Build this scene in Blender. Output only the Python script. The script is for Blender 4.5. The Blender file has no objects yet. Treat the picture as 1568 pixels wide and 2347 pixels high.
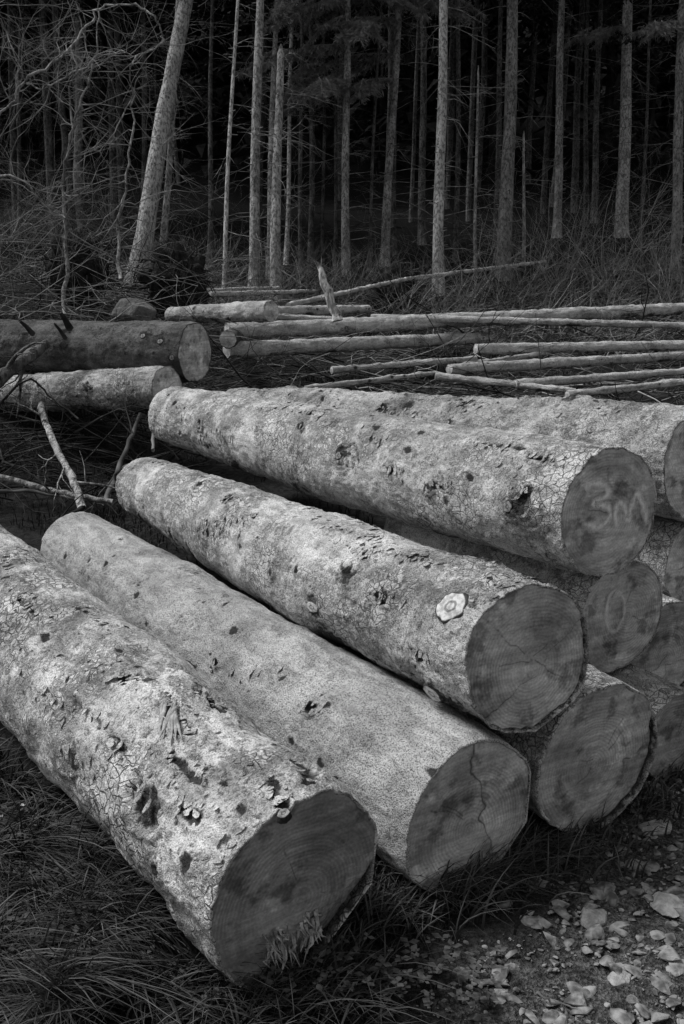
import bpy, math, random, bmesh
import numpy as np
from mathutils import Vector, Matrix
S=bpy.context.scene; COL=S.collection
PI=math.pi
F=2283.0; CX,CY=784.0,1173.5; PITCH=math.radians(14.1); CAMH=1.6
cP,sP=math.cos(PITCH),math.sin(PITCH)
# ---------------------------------------------------------------- camera
cam=bpy.data.cameras.new('camera'); co=bpy.data.objects.new('camera',cam); COL.objects.link(co)
co.location=(0,0,CAMH); co.rotation_euler=(math.radians(90)-PITCH,0,0)
cam.sensor_fit='VERTICAL'; cam.angle_y=2*math.atan(1173.5/F); cam.clip_end=600; cam.clip_start=.05
S.camera=co
# ---------------------------------------------------------------- helpers
def ray(px,py):
    u=(px-CX)/F; v=(CY-py)/F
    return Vector((u,cP+v*sP,-sP+v*cP))
def U(px,py,d): return Vector((0,0,CAMH))+ray(px,py)*d
def hsh(ix,iy,iz,seed):
    h=(ix*374761393+iy*668265263+iz*1440662683+seed*974711+12345)&0xffffffff
    h=((h^(h>>13))*1274126177)&0xffffffff
    h=((h^(h>>16))*2246822519)&0xffffffff
    return ((h^(h>>15))&0xffffff)/float(0xffffff)
def vnoise(p,seed=0):
    f=np.floor(p); i=f.astype(np.int64); t=p-f; t=t*t*(3-2*t)
    r=0
    for dx in (0,1):
        wx=t[...,0] if dx else 1-t[...,0]
        for dy in (0,1):
            wy=t[...,1] if dy else 1-t[...,1]
            for dz in (0,1):
                wz=t[...,2] if dz else 1-t[...,2]
                r=r+wx*wy*wz*hsh(i[...,0]+dx,i[...,1]+dy,i[...,2]+dz,seed)
    return r
def fbm(p,o=3,seed=0):
    a=.5;s=0;n=0
    for k in range(o):
        s=s+a*vnoise(p*(2**k)+k*17.3,seed+k); n+=a; a*=.5
    return s/n
def sstep(x,a,b):
    t=np.clip((x-a)/(b-a),0,1); return t*t*(3-2*t)
def gh(X,Y):
    X=np.asarray(X,float); Y=np.asarray(Y,float)
    z=.07*np.maximum(0,Y-7)+.09*np.maximum(0,Y-22)+.2*np.maximum(0,Y-40)+.5*np.maximum(0,Y-75)
    z=z+.5*np.exp(-((X+3.1)/1.5)**2-((Y-8.1)/.8)**2)+.85*np.exp(-((X+4.6)/2.3)**2-((Y-13.2)/2.2)**2)
    P=np.stack([X,Y,X*0],-1)
    amp=.03+.22*sstep(Y,7,13)
    z=z+(fbm(P*.9,3,5)-.5)*amp+(fbm(P*5,3,8)-.5)*.035
    return z
gX=np.arange(-45,45.01,.125); gY=np.arange(0,95.01,.125)
GG=gh(*np.meshgrid(gX,gY)).tolist(); gnx=len(gX); gny=len(gY)
def gz(x,y):
    a=min(max((x+45)/.125,0),gnx-1.001); b=min(max(y/.125,0),gny-1.001); i=int(a); j=int(b); a-=i; b-=j
    return (GG[j][i]*(1-a)+GG[j][i+1]*a)*(1-b)+(GG[j+1][i]*(1-a)+GG[j+1][i+1]*a)*b
def G(px,py):
    r=ray(px,py); d=1.5
    while d<130:
        p=Vector((0,0,CAMH))+r*d
        if p.z<gz(p.x,p.y): break
        d*=1.006
    return p,d
def mesh_obj(name,v,f,mat,parent=None,smooth=True,attrs=None):
    me=bpy.data.meshes.new(name)
    me.from_pydata(v if isinstance(v,list) else v.tolist(),[],f if isinstance(f,list) else f.tolist())
    if smooth: me.polygons.foreach_set('use_smooth',[True]*len(me.polygons))
    if attrs:
        for k,a in attrs.items():
            at=me.attributes.new(k,'FLOAT','POINT'); at.data.foreach_set('value',np.asarray(a,np.float32).ravel())
    me.materials.append(mat)
    o=bpy.data.objects.new(name,me); COL.objects.link(o)
    if parent: o.parent=parent
    return o
def tag(o,label=None,cat=None,group=None,kind=None):
    if label:o['label']=label
    if cat:o['category']=cat
    if group:o['group']=group
    if kind:o['kind']=kind
    return o
def empty(name,M,label,cat,group=None):
    o=bpy.data.objects.new(name,None); COL.objects.link(o); o.empty_display_size=.1
    if isinstance(M,Matrix): o.matrix_world=M
    else: o.location=M
    return tag(o,label,cat,group)
class Buf:
    def __init__(s): s.v=[]; s.f=[]
    def tube(s,pts,rads,n=5,cap=True,rough=0,rng=None):
        b=len(s.v); m=len(pts)
        for i,p in enumerate(pts):
            t=(pts[min(i+1,m-1)]-pts[max(i-1,0)])
            if t.length<1e-9:t=Vector((0,0,1))
            t.normalize()
            ref=Vector((0.13,0.97,0.2)) if abs(t.y)<.9 else Vector((1,0,0.1))
            a=t.cross(ref).normalized(); c=t.cross(a)
            for k in range(n):
                an=2*PI*k/n; r=rads[i]*(1+(rng.uniform(-rough,rough) if rough else 0))
                q=p+a*(math.cos(an)*r)+c*(math.sin(an)*r); s.v.append((q.x,q.y,q.z))
        for i in range(m-1):
            for k in range(n):
                k2=(k+1)%n; s.f.append((b+i*n+k,b+i*n+k2,b+(i+1)*n+k2,b+(i+1)*n+k))
        if cap and n>2:
            s.f.append(tuple(b+k for k in range(n))); s.f.append(tuple(b+(m-1)*n+k for k in reversed(range(n))))
    def tri(s,a,b,c):
        n=len(s.v); s.v+= [tuple(a),tuple(b),tuple(c)]; s.f.append((n,n+1,n+2))
    def build(s,name,mat,parent=None,smooth=True): return mesh_obj(name,s.v,s.f,mat,parent,smooth)
def rv(rng,s=1): return Vector((rng.gauss(0,s),rng.gauss(0,s),rng.gauss(0,s)))
def grow(buf,p,d,L,r,depth,rng,droop=0,wob=.18,nseg=6,kids=4,sides=4,spread=.8):
    pts=[p.copy()];rs=[r];d=d.normalized();dirs=[d.copy()]
    for i in range(nseg):
        d=(d+rv(rng,wob)+Vector((0,0,-droop))).normalized()
        p=p+d*(L/nseg); pts.append(p.copy()); rs.append(r*(1-.75*(i+1)/nseg)); dirs.append(d.copy())
    buf.tube(pts,rs,sides,cap=False)
    if depth>0:
        for k in range(kids):
            i=rng.randint(1,nseg)
            dd=(dirs[i]+rv(rng,spread*.6)).normalized()
            grow(buf,pts[i],dd,L*rng.uniform(.3,.6),rs[i]*.62,depth-1,rng,droop,wob,max(3,nseg-1),kids,3,spread)
# ---------------------------------------------------------------- materials
class NT:
    def __init__(s,name,rough=.9,spec=.2):
        s.m=bpy.data.materials.new(name); s.m.use_nodes=True; s.t=s.m.node_tree; s.n=s.t.nodes
        s.b=s.n['Principled BSDF']; s.b.inputs['Roughness'].default_value=rough; s.b.inputs['Specular IOR Level'].default_value=spec
        s.tc=s.n.new('ShaderNodeTexCoord').outputs['Object']
    def L(s,a,b):
        if isinstance(a,(int,float)):
            if b.type=='RGBA': b.default_value=(a,a,a,1)
            else: b.default_value=a
        else: s.t.links.new(a,b)
    def M(s,op,a,b=0.0,c=None):
        k=s.n.new('ShaderNodeMath'); k.operation=op; s.L(a,k.inputs[0]); s.L(b,k.inputs[1])
        if c is not None: s.L(c,k.inputs[2])
        return k.outputs[0]
    def R(s,v,a,b,c,d):
        k=s.n.new('ShaderNodeMapRange'); k.interpolation_type='SMOOTHSTEP'; s.L(v,k.inputs['Value'])
        for nme,x in (('From Min',a),('From Max',b),('To Min',c),('To Max',d)): s.L(x,k.inputs[nme])
        return k.outputs['Result']
    def noise(s,sc,det=3,ro=.55,vec=None,dist=0):
        k=s.n.new('ShaderNodeTexNoise'); s.L(vec or s.tc,k.inputs['Vector'])
        k.inputs['Scale'].default_value=sc;k.inputs['Detail'].default_value=det;k.inputs['Roughness'].default_value=ro;k.inputs['Distortion'].default_value=dist
        s.lastcol=k.outputs['Color']; return k.outputs['Fac']
    def vor(s,sc,feat='F1',vec=None):
        k=s.n.new('ShaderNodeTexVoronoi'); k.feature=feat; s.L(vec or s.tc,k.inputs['Vector']); k.inputs['Scale'].default_value=sc
        if feat=='F1': s.lastcol=k.outputs['Color']
        return k.outputs['Distance']
    def V(s,op,a,b):
        k=s.n.new('ShaderNodeVectorMath'); k.operation=op
        for i,x in enumerate((a,b)):
            if isinstance(x,tuple): k.inputs[i].default_value=x
            elif isinstance(x,(int,float)): k.inputs[3].default_value=x
            else: s.t.links.new(x,k.inputs[i])
        return k.outputs[1] if op=='LENGTH' else k.outputs[0]
    def attr(s,nm):
        k=s.n.new('ShaderNodeAttribute'); k.attribute_name=nm; return k.outputs['Fac']
    def mix(s,a,b,f):
        return s.M('ADD',s.M('MULTIPLY',a,s.M('SUBTRACT',1.0,f)),s.M('MULTIPLY',b,f))
    def col(s,c): s.L(c,s.b.inputs['Base Color'])
    def bump(s,h,dist,st=1.0):
        k=s.n.new('ShaderNodeBump'); k.inputs['Distance'].default_value=dist; k.inputs['Strength'].default_value=st
        s.L(h,k.inputs['Height']); s.t.links.new(k.outputs[0],s.b.inputs['Normal'])
def bark_mat(name,lo=.26,hi=.44,plate=1.0,off=0.0,pits=.3,grain=210,speck=1.0):
    t=NT(name,.92,.15)
    c=t.V('ADD',t.tc,(off,off*1.7,off*.6))
    t.noise(11,2,.5,c); w=t.V('MULTIPLY',t.V('SUBTRACT',t.lastcol,(.5,.5,.5)),(.07,.07,.07))
    cw=t.V('ADD',c,w)
    lf=t.noise(4,4,.62,c)
    tone=t.R(lf,.34,.62,lo,hi)
    rough_zone=t.R(t.noise(5,3,.6,t.V('ADD',c,(5,2,9))),.44,.60,0,speck)
    g=t.noise(grain,2,.75,c); pit=t.R(g,.36,.54,pits,1.05)
    g2=t.noise(38,5,.74,c); mot=t.M('SUBTRACT',1.0,t.M('MULTIPLY',t.M('SUBTRACT',1.0,t.R(g2,.38,.52,.30,1.0)),t.M('ADD',.16,t.M('MULTIPLY',rough_zone,.78))))
    sn=t.noise(26,3,.6,t.V('MULTIPLY',cw,(1,1,.2))); st=t.R(sn,.35,.60,.70,1.05)
    edge=t.vor(34,'DISTANCE_TO_EDGE',cw); t.vor(34,'F1',cw); cell=t.lastcol
    ck=t.R(edge,.0,.08,0,1)
    mask=t.M('MULTIPLY',t.R(t.M('ADD',t.noise(3.6,2,.5,t.V('ADD',c,(3,1,7))),t.M('MULTIPLY',t.M('SUBTRACT',g2,.5),.9)),.45,.60,0,1),plate)
    crk=t.M('SUBTRACT',1.0,t.M('MULTIPLY',t.M('MULTIPLY',mask,t.M('SUBTRACT',1.0,ck)),.75))
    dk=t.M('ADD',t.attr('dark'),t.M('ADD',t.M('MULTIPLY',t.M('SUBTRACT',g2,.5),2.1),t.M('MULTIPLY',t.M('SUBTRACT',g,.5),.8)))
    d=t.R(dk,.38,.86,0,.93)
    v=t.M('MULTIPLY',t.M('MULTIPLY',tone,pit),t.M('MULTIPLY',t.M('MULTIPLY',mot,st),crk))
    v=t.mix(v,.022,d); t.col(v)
    h=t.M('ADD',t.M('MULTIPLY',g,.4),t.M('MULTIPLY',g2,t.M('ADD',.6,t.M('MULTIPLY',rough_zone,.8))))
    h=t.M('ADD',h,t.M('MULTIPLY',t.M('MULTIPLY',t.M('ADD',ck,t.M('MULTIPLY',cell,1.4)),mask),.4))
    h=t.M('ADD',h,t.M('MULTIPLY',sn,.5))
    t.bump(h,.012,1.0); return t.m
def cut_mat(name,base=.16,off=0.0,ang=.6,light=1.0):
    t=NT(name,.85,.2)
    c=t.V('MULTIPLY',t.tc,(1,1,0))
    cc=t.V('ADD',c,(.022*math.sin(off*7),.025*math.cos(off*5),0))
    n=t.noise(9,2,.5,t.V('ADD',c,(off,off,0)))
    r=t.M('ADD',t.V('LENGTH',cc,(0,0,0)),t.M('MULTIPLY',n,.03))
    ra=t.R(t.noise(6,2,.5,t.V('ADD',c,(off,3,off))),.4,.6,.04,.13)
    rings=t.M('SINE',t.M('MULTIPLY',r,2*PI/.0095))
    r2=t.M('SINE',t.M('MULTIPLY',r,2*PI/.037))
    k=t.n.new('ShaderNodeMapping'); t.t.links.new(t.V('ADD',c,t.V('MULTIPLY',t.lastcol,(.02,.02,0))),k.inputs[0]); k.inputs['Rotation'].default_value=(0,0,ang); k.inputs['Scale'].default_value=(3.5,50,1)
    saw=t.noise(1,3,.6,k.outputs[0])
    st=t.R(t.noise(6,5,.62,t.V('ADD',c,(off*3,2,1))),.35,.65,.60,1.25)
    bl=t.R(t.noise(9,4,.65,t.V('ADD',c,(off*5,8,1))),.52,.64,1,.45)
    lt=t.R(t.noise(8,4,.65,t.V('ADD',c,(off*2,5,off))),.56,.66,1,1.5)
    v=t.M('MULTIPLY',t.M('MULTIPLY',st,lt),t.M('MULTIPLY',bl,base))
    v=t.M('MULTIPLY',v,t.M('ADD',1.0,t.M('ADD',t.M('MULTIPLY',rings,ra),t.M('MULTIPLY',r2,.06))))
    v=t.M('MULTIPLY',v,t.R(saw,.34,.66,.82,1.16))
    v=t.M('MULTIPLY',v,t.R(t.noise(150,2,.6),.3,.7,.85,1.12))
    v=t.mix(v,.02,t.attr('crack')); 
    v=t.M('MULTIPLY',v,t.M('ADD',1.0,t.M('MULTIPLY',t.attr('pale'),.8)))
    t.col(v); t.bump(saw,.004,.8); return t.m
def simple(name,lo,hi,sc=20,rough=.9,b=.004,rand=False,det=4):
    t=NT(name,rough,.15); v=t.R(t.noise(sc,det,.6),.3,.7,lo,hi)
    if rand:
        k=t.n.new('ShaderNodeObjectInfo'); v=t.M('MULTIPLY',v,t.M('ADD',.65,t.M('MULTIPLY',k.outputs['Random'],.7)))
    t.col(v)
    if b: t.bump(t.noise(sc*3,3),b)
    return t.m
def trunk_mat(name,lo,hi):
    t=NT(name,.95,.1)
    c=t.V('MULTIPLY',t.tc,(1,1,.45))
    v=t.R(t.noise(5,3,.65,c),.3,.7,lo,hi)
    g=t.noise(26,3,.65,c)
    v=t.M('MULTIPLY',v,t.R(g,.38,.58,.4,1.12))
    sp=t.vor(4.6,'F1',t.V('ADD',t.V('MULTIPLY',t.tc,(1,1,1.1)),t.V('MULTIPLY',t.lastcol,(.3,.3,.3))))
    v=t.M('MULTIPLY',v,t.R(sp,.10,.2,.15,1))
    k=t.n.new('ShaderNodeObjectInfo'); v=t.M('MULTIPLY',v,t.M('ADD',.7,t.M('MULTIPLY',k.outputs['Random'],.6)))
    t.col(v); t.bump(g,.04,.9); return t.m
m_twig=simple('twig_grey',.12,.30,8,b=0,det=1); m_twigm=simple('twig_dim',.05,.16,8,b=0,det=1); m_twigl=simple('twig_pale',.26,.5,8,b=0,det=1); m_twigd=simple('twig_dark',.012,.05,8,b=0,det=1)
m_trunk=trunk_mat('spruce_bark',.18,.42); m_trunkd=trunk_mat('spruce_bark_shaded',.05,.14)  # the darker bark has the wood's shade put into its colour
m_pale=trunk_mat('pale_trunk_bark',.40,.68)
m_leaf=simple('needles',.010,.026,3,b=0,det=1); m_leafl=simple('needles_grey',.12,.26,6,b=0,det=1)
m_snag=simple('torn_pale_wood',.22,.55,30)
m_stone=simple('stone',.20,.42,34,.85,.006,True)
m_rock=simple('boulder_stone',.06,.16,12,.85,.02)
m_gravel=simple('gravel_stone',.07,.34,31,.85,.003,det=2)
m_soilclump=simple('root_soil',.01,.04,14,.95,.03)
def knot_mat(name,lo,hi):
    t=NT(name,.85,.15); r=t.attr('rf')
    v=t.R(t.noise(70,3),.35,.65,lo,hi)
    ringm=t.M('MULTIPLY',t.R(r,.24,.30,0,1),t.R(r,.40,.5,1,0)); v=t.M('MULTIPLY',v,t.M('SUBTRACT',1.0,t.M('MULTIPLY',ringm,.6)))
    v=t.M('MULTIPLY',v,t.R(r,.96,1.05,1.0,.12)); t.col(v); t.bump(t.noise(90,3),.003); return t.m
m_knot=knot_mat('knot_cut_wood',.36,.70); m_knotd=knot_mat('knot_cut_wood_weathered',.14,.36)
t=NT('spray_paint',.7,.2); t.col(.85); t.L(t.M('MULTIPLY',t.attr('alpha'),t.R(t.noise(55,3,.6),.3,.6,.5,1)),t.b.inputs['Alpha']); m_paint=t.m
t=NT('grass_blades',.6,.25); t.col(t.attr('tone')); m_grass=t.m
t=NT('forest_soil',.95,.1)
n1=t.noise(1.3,3,.6); n2=t.noise(26,4,.7); n3=t.noise(110,2,.6)
far=t.M('MULTIPLY',t.R(n1,.3,.7,.014,.034),t.R(n2,.3,.65,.4,1.5))
trk=t.M('MULTIPLY',t.R(n2,.3,.7,.035,.12),t.R(n3,.38,.62,.5,1.5))
g_=t.mix(far,trk,t.attr('track')); g_=t.mix(g_,.006,t.attr('wood_shade'))
t.col(g_); t.bump(t.M('ADD',n2,t.M('MULTIPLY',n3,.4)),.035,1); m_soil=t.m
# ---------------------------------------------------------------- terrain
def track(X,Y):
    P=np.stack([X,Y,X*0],-1)
    s=(X-.20)*.82-(Y-1.9)*.42
    return sstep(s+(fbm(P*4,3,3)-.5)*.4,-.06,.16)*(1-sstep(Y,6,7))
xs=np.concatenate([np.linspace(-150,-16,20)[:-1],np.linspace(-16,-3,60)[:-1],np.linspace(-3,3,200)[:-1],np.linspace(3,16,60)[:-1],np.linspace(16,150,20)])
ys=np.concatenate([np.linspace(-40,0,12)[:-1],np.linspace(0,6,200)[:-1],np.linspace(6,26,150)[:-1],np.linspace(26,60,60)[:-1],np.linspace(60,170,25)])
X,Y=np.meshgrid(xs,ys); Z=gh(X,Y)
TR=track(X,Y); Z=Z+TR*(fbm(np.stack([X,Y,X*0],-1)*16,2,9)-.5)*.03
WS=sstep(Y,19,25)  # floor inside the wood blackened: canopy shade painted into the soil colour
nx=len(xs); ny=len(ys); ii=np.arange(nx*ny).reshape(ny,nx)
q=np.stack([ii[:-1,:-1],ii[:-1,1:],ii[1:,1:],ii[1:,:-1]],-1).reshape(-1,4)
tag(mesh_obj('ground',np.stack([X,Y,Z],-1).reshape(-1,3),q,m_soil,attrs={'track':TR,'wood_shade':WS}),kind='structure')
# ---------------------------------------------------------------- logs
LOGS=[]
def log_frame(P0,P1):
    z=(P0-P1).normalized(); x=Vector((0,0,1)).cross(z).normalized(); y=z.cross(x)
    M=Matrix((x,y,z)).transposed().to_4x4(); M.translation=P0; return M
def hit(M,L,r0,r1,px,py):
    Mi=M.inverted(); o=Mi@Vector((0,0,CAMH)); d=(Mi.to_3x3()@ray(px,py)).normalized()
    r=(r0+r1)/2
    for _ in range(5):
        a=d.x**2+d.y**2; b=2*(o.x*d.x+o.y*d.y); c=o.x**2+o.y**2-r*r; D=b*b-4*a*c
        s=(-b-math.sqrt(max(D,0)))/(2*a); p=o+d*s
        tt=min(max(-p.z/L,0),1); r=r0+(r1-r0)*tt
    return math.atan2(p.y,p.x),p.z
def plane_hit(M,px,py):
    Mi=M.inverted(); o=Mi@Vector((0,0,CAMH)); d=(Mi.to_3x3()@ray(px,py)); s=-o.z/d.z; return o+d*s
def make_log(P0,P1,r0,r1,seed,label,mat,cmat,res=1.0,knots=(),scars=(),stubs=(),bumps=(),nrand=20,group=None,cat='log',name='cut_log',
             rough=1.0,under=.5,step=None,ecc=0.0,flakes=0,mid=0.0,cracks=4,squash=None,edge_dark=True):
    rng=random.Random(seed)
    M=log_frame(P0,P1); L=(P1-P0).length
    root=empty(name,M,label,cat,group)
    nt=max(24,int(200*res)); nz=max(24,int(L*115*res))
    K=[]
    for (px,py,s) in knots: th,z=hit(M,L,r0,r1,px,py); K.append((th,z,s,1.0))
    for (px,py,s,a) in stubs: th,z=hit(M,L,r0,r1,px,py); K.append((th,z,s*1.4,.9))
    for i in range(nrand): K.append((rng.uniform(-PI,PI),-rng.uniform(.08,L-.05),rng.uniform(.009,.02),rng.uniform(.5,1.2)))
    th=np.linspace(-PI,PI,nt,endpoint=False)
    SC=[hit(M,L,r0,r1,a[0],a[1]) for a in scars]
    def R(TH,Zz,full=True):
        t=np.clip(-Zz/L,0,1); r=r0+(r1-r0)*t+mid*np.sin(PI*t)
        P=np.stack([np.cos(TH)*r0,np.sin(TH)*r0,Zz],-1)+seed*3.7
        rr=r*(1+ecc*np.cos(2*(TH-.9)))
        rr=rr+(fbm(P*np.array([4,4,2.4]),2,seed)-.5)*.15*r0
        rr=rr+rough*((fbm(P*12,3,seed+3)-.5)*.020)
        dark=np.zeros_like(rr)
        if full:
            fine=fbm(P*45,2,seed+5)-.5; rdg=1-np.abs(2*fbm(P*np.array([30,30,10]),2,seed+31)-1)
            rr=rr+rough*(fine*.006+(rdg-.75)*.004)
            un=sstep(-np.sin(TH),-.1,.95); dark+=under*un*(.35+.9*fbm(P*7,3,seed+11))*.9  # lower flank darkened: moss and dirt, plus underside shade painted in
            dark+=sstep(fbm(P*np.array([6,6,4]),4,seed+21),.58,.76)*.5
        for (kt,kz,ks,ka) in K:
            dth=(TH-kt+PI)%(2*PI)-PI; dd=np.sqrt((dth*r)**2+(.8*(Zz-kz))**2)
            rr=rr+ka*ks*.38*np.exp(-(dd/(ks*1.7))**2)
            if full:
                dn=dd+fine*.02
                rr=rr+.0042*np.cos(dn*2*PI/.021)*np.exp(-dd/(ks*2.2))*min(1,ks/.02)
                rr=rr-ka*ks*.3*np.exp(-(dn/(ks*.4))**2)
                dark+=ka*1.0*np.exp(-(dn/(ks*.5))**2)+.38*ka*np.exp(-(dn/(ks*1.7))**2)
                dark+=.4*ka*min(1,ks/.025)*np.maximum(0,np.cos(dn*2*PI/.021+PI))**3*np.exp(-dd/(ks*2.4))
        if full:
            for (kt,kz),(px,py,sx,sz,dep) in zip(SC,scars):
                dth=(TH-kt+PI)%(2*PI)-PI; e=np.sqrt((dth*r/sx)**2+((Zz-kz)/sz)**2)+(fbm(P*26,3,seed+7)-.5)*2.2
                m=1-sstep(e,.45,1.1); rr=rr-dep*m+dep*.9*np.exp(-((e-1.2)/.25)**2); dark+=m*.8
        for (kt,kz,st,sz,h) in bumps:
            dth=(TH-kt+PI)%(2*PI)-PI; rr=rr+h*np.exp(-(dth/st)**2-((Zz-kz)/sz)**2)
        if squash is not None:
            for (ct,dist_,zf) in squash:
                cs=np.cos(TH-ct); lim=np.where(cs>.05,dist_/np.maximum(cs,.05),9)+np.maximum(0,-Zz)*zf
                rr=np.minimum(rr,lim)
        return rr,dark
    zz=-L*np.linspace(0,1,nz); zz[0]=-.004
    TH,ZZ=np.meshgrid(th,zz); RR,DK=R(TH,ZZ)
    Re=RR[0]; Rf=RR[-1]
    def ring(r,z,d): return np.stack([np.cos(th)*r,np.sin(th)*r,np.full(nt,z)],-1),np.full(nt,d)
    bt=.968+.03*(vnoise(np.stack([np.cos(th)*9,np.sin(th)*9,th*0+seed],-1),seed)-.5)
    rings=[]; dks=[]
    a,b=ring(Re*(bt-.02),-.02,.9); rings.append(a);dks.append(b)
    a,b=ring(Re*bt,-.0005,.45); rings.append(a);dks.append(b)
    a,b=ring(Re*.99,.001,.15); rings.append(a);dks.append(b)
    body=np.stack([np.cos(TH)*RR,np.sin(TH)*RR,ZZ],-1)
    vv=np.concatenate([np.stack(rings),body,ring(Rf*.95,-L-.002,.9)[0][None],ring(Rf*.93,-L+.02,.9)[0][None]],0)
    dd=np.concatenate([np.stack(dks),DK,np.full((2,nt),.9)],0)
    m=vv.shape[0]; ii=np.arange(m*nt).reshape(m,nt); i2=np.roll(ii,-1,1)
    q=np.stack([ii[:-1],ii[1:],i2[1:],i2[:-1]],-1).reshape(-1,4)
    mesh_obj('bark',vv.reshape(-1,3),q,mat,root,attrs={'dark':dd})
    for which,Rx,z0,sg in (('near',Re,-.002,1),('far',Rf,-L+.002,-1)):
        n_r=max(8,int((75 if which=='near' else 10)*res)); kk=np.arange(1,n_r+1)/n_r
        r=kk[:,None]*Rx[None]*(bt-.001); x=np.cos(th)*r; y=np.sin(th)*r
        P=np.stack([x,y,x*0],-1)
        zf=(fbm(P*18,3,seed+2)-.5)*.004*np.minimum(1,(1-kk[:,None])*8)
        crack=np.zeros_like(x); pale=np.zeros_like(x)
        wob=(fbm(P*25,2,seed+4)-.5)*.022
        for c in range(cracks):
            an=rng.uniform(-PI,PI); ln=rng.uniform(.3,.95)*Rx.mean(); st0=rng.uniform(0,.3)*Rx.mean()
            u=x*math.cos(an)+y*math.sin(an); w=-x*math.sin(an)+y*math.cos(an)+wob
            crack=np.maximum(crack,np.exp(-(w/.0018)**2)*(u>st0)*(u<ln)*.6)
        crack=np.maximum(crack,.4*np.exp(-((x*x+y*y)/.005**2)))
        if step and which=='near':
            for (an,off,dep,pl) in step:
                w=x*math.cos(an)+y*math.sin(an)-off+(fbm(P*14,3,seed+6)-.5)*.09
                s_=sstep(w,0,.006); zf=zf-dep*s_; pale=pale+pl*s_
                crack=np.maximum(crack,np.exp(-((w-.003)/.0035)**2)*.85)
        vv=np.stack([x,y,z0+zf*sg],-1).reshape(-1,3); vv=np.concatenate([vv,[[0,0,z0]]],0)
        ii=np.arange(n_r*nt).reshape(n_r,nt); i2=np.roll(ii,-1,1)
        q=np.stack([ii[:-1],ii[1:],i2[1:],i2[:-1]],-1).reshape(-1,4)
        if sg<0:q=q[:,::-1]
        c0=n_r*nt; tr=[(c0,int(ii[0,k]),int(i2[0,k])) if sg>0 else (c0,int(i2[0,k]),int(ii[0,k])) for k in range(nt)]
        mesh_obj('cut_face',vv,q.tolist()+tr,cmat,root,attrs={'crack':np.append(crack,0.4),'pale':np.append(pale,0)})
    for (px,py,s,asp) in stubs:
        kt,kz=hit(M,L,r0,r1,px,py); rs=float(R(np.array([kt]),np.array([kz]),False)[0][0])
        nrm=Vector((math.cos(kt),math.sin(kt),.12)).normalized(); pos=Vector((math.cos(kt)*rs,math.sin(kt)*rs,kz))
        zx=Vector((0,0,1)); ax=nrm.cross(zx).normalized(); ay=nrm.cross(ax)
        v=[];f=[];rf=[];n=24; prof=[(1.25,-.5*s-.01),(1.12,-.05*s),(1.0,.0),(.93,.015*s),(.8,.02*s),(.65,.02*s),(.5,.02*s),(.4,.02*s),(.3,.02*s),(.24,.02*s),(.15,.02*s),(.0001,.02*s)]
        for (pr,ph) in prof:
            for k in range(n):
                a=2*PI*k/n; w=1+.07*math.sin(2*a+seed)+.05*math.sin(5*a+px)+.04*math.sin(9*a+py); v.append((math.cos(a)*pr*s*asp*w,math.sin(a)*pr*s*w,ph+.07*s)); rf.append(pr)
        for i in range(len(prof)-1):
            for k in range(n): f.append((i*n+k,i*n+(k+1)%n,(i+1)*n+(k+1)%n,(i+1)*n+k))
        o=mesh_obj('sawn_knot',v,f,m_knot if s>.02 else m_knotd,root,attrs={'rf':rf})
        MM=Matrix((ax,ay,nrm)).transposed().to_4x4(); 
        if MM.determinant()<0: MM=Matrix((-ax,ay,nrm)).transposed().to_4x4()
        MM.translation=pos; o.matrix_local=MM
    if flakes:
        fv=[];ff=[]
        cl=[(rng.uniform(-.8,2.8),-rng.uniform(.03,L*.95),rng.uniform(.03,.2)) for _ in range(max(3,flakes//14))]
        for (kt,kz) in SC: cl.append((kt,kz,.06));cl.append((kt,kz,.06))
        FT=[];FZ=[]
        for i in range(flakes):
            c=rng.choice(cl); FT.append(c[0]+rng.gauss(0,c[2]*4)*.3); FZ.append(min(-.03,c[1]+rng.gauss(0,c[2])))
        FR=R(np.array(FT),np.array(FZ),False)[0]
        for kt,kz,rs in zip(FT,FZ,FR):
            s=rng.uniform(.005,.014); ang=rng.uniform(0,PI); lift=rng.uniform(.1,.5); rs=float(rs)
            n=7; b=len(fv); el=rng.uniform(1.1,2.4)
            for k in range(n):
                a=2*PI*k/n; q_=s*rng.uniform(.6,1.3); lx=math.cos(a)*q_*el; ly=math.sin(a)*q_*.8
                hgt=.002+max(0,lx)*lift
                du=lx*math.cos(ang)-ly*math.sin(ang); dz=lx*math.sin(ang)+ly*math.cos(ang)
                t2=kt+du/rs; fv.append((math.cos(t2)*(rs+hgt),math.sin(t2)*(rs+hgt),kz+dz))
            ff.append(tuple(range(b,b+n)))
        tag(mesh_obj('loose_bark',fv,ff,mat,root,smooth=False,attrs={'dark':[0.1]*len(fv)}),kind='stuff')
    LOGS.append((P0,P1,max(r0,r1)))
    return root,M,L
b1=bark_mat('spruce_log_bark_flaky',.56,.82,1.0,0.0,.5,190,1.0)
b2=bark_mat('spruce_log_bark_grainy',.45,.64,.10,5.0,.24,250,.4)
b3=bark_mat('spruce_log_bark_scaly',.52,.78,.9,11.0,.42,220,.9)
b4=bark_mat('spruce_log_bark_knotty',.54,.80,.8,17.0,.42,220,.85)
b5=bark_mat('spruce_log_bark_mossy',.38,.62,.6,23.0,.35,200,1.0)
bA=bark_mat('spruce_log_bark_dark',.10,.20,.4,31.0,.5)  # log bark with a darker base tone
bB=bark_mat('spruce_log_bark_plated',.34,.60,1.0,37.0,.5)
bT=bark_mat('felled_trunk_bark',.42,.70,.2,41.0,.55,210,.6)
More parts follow.
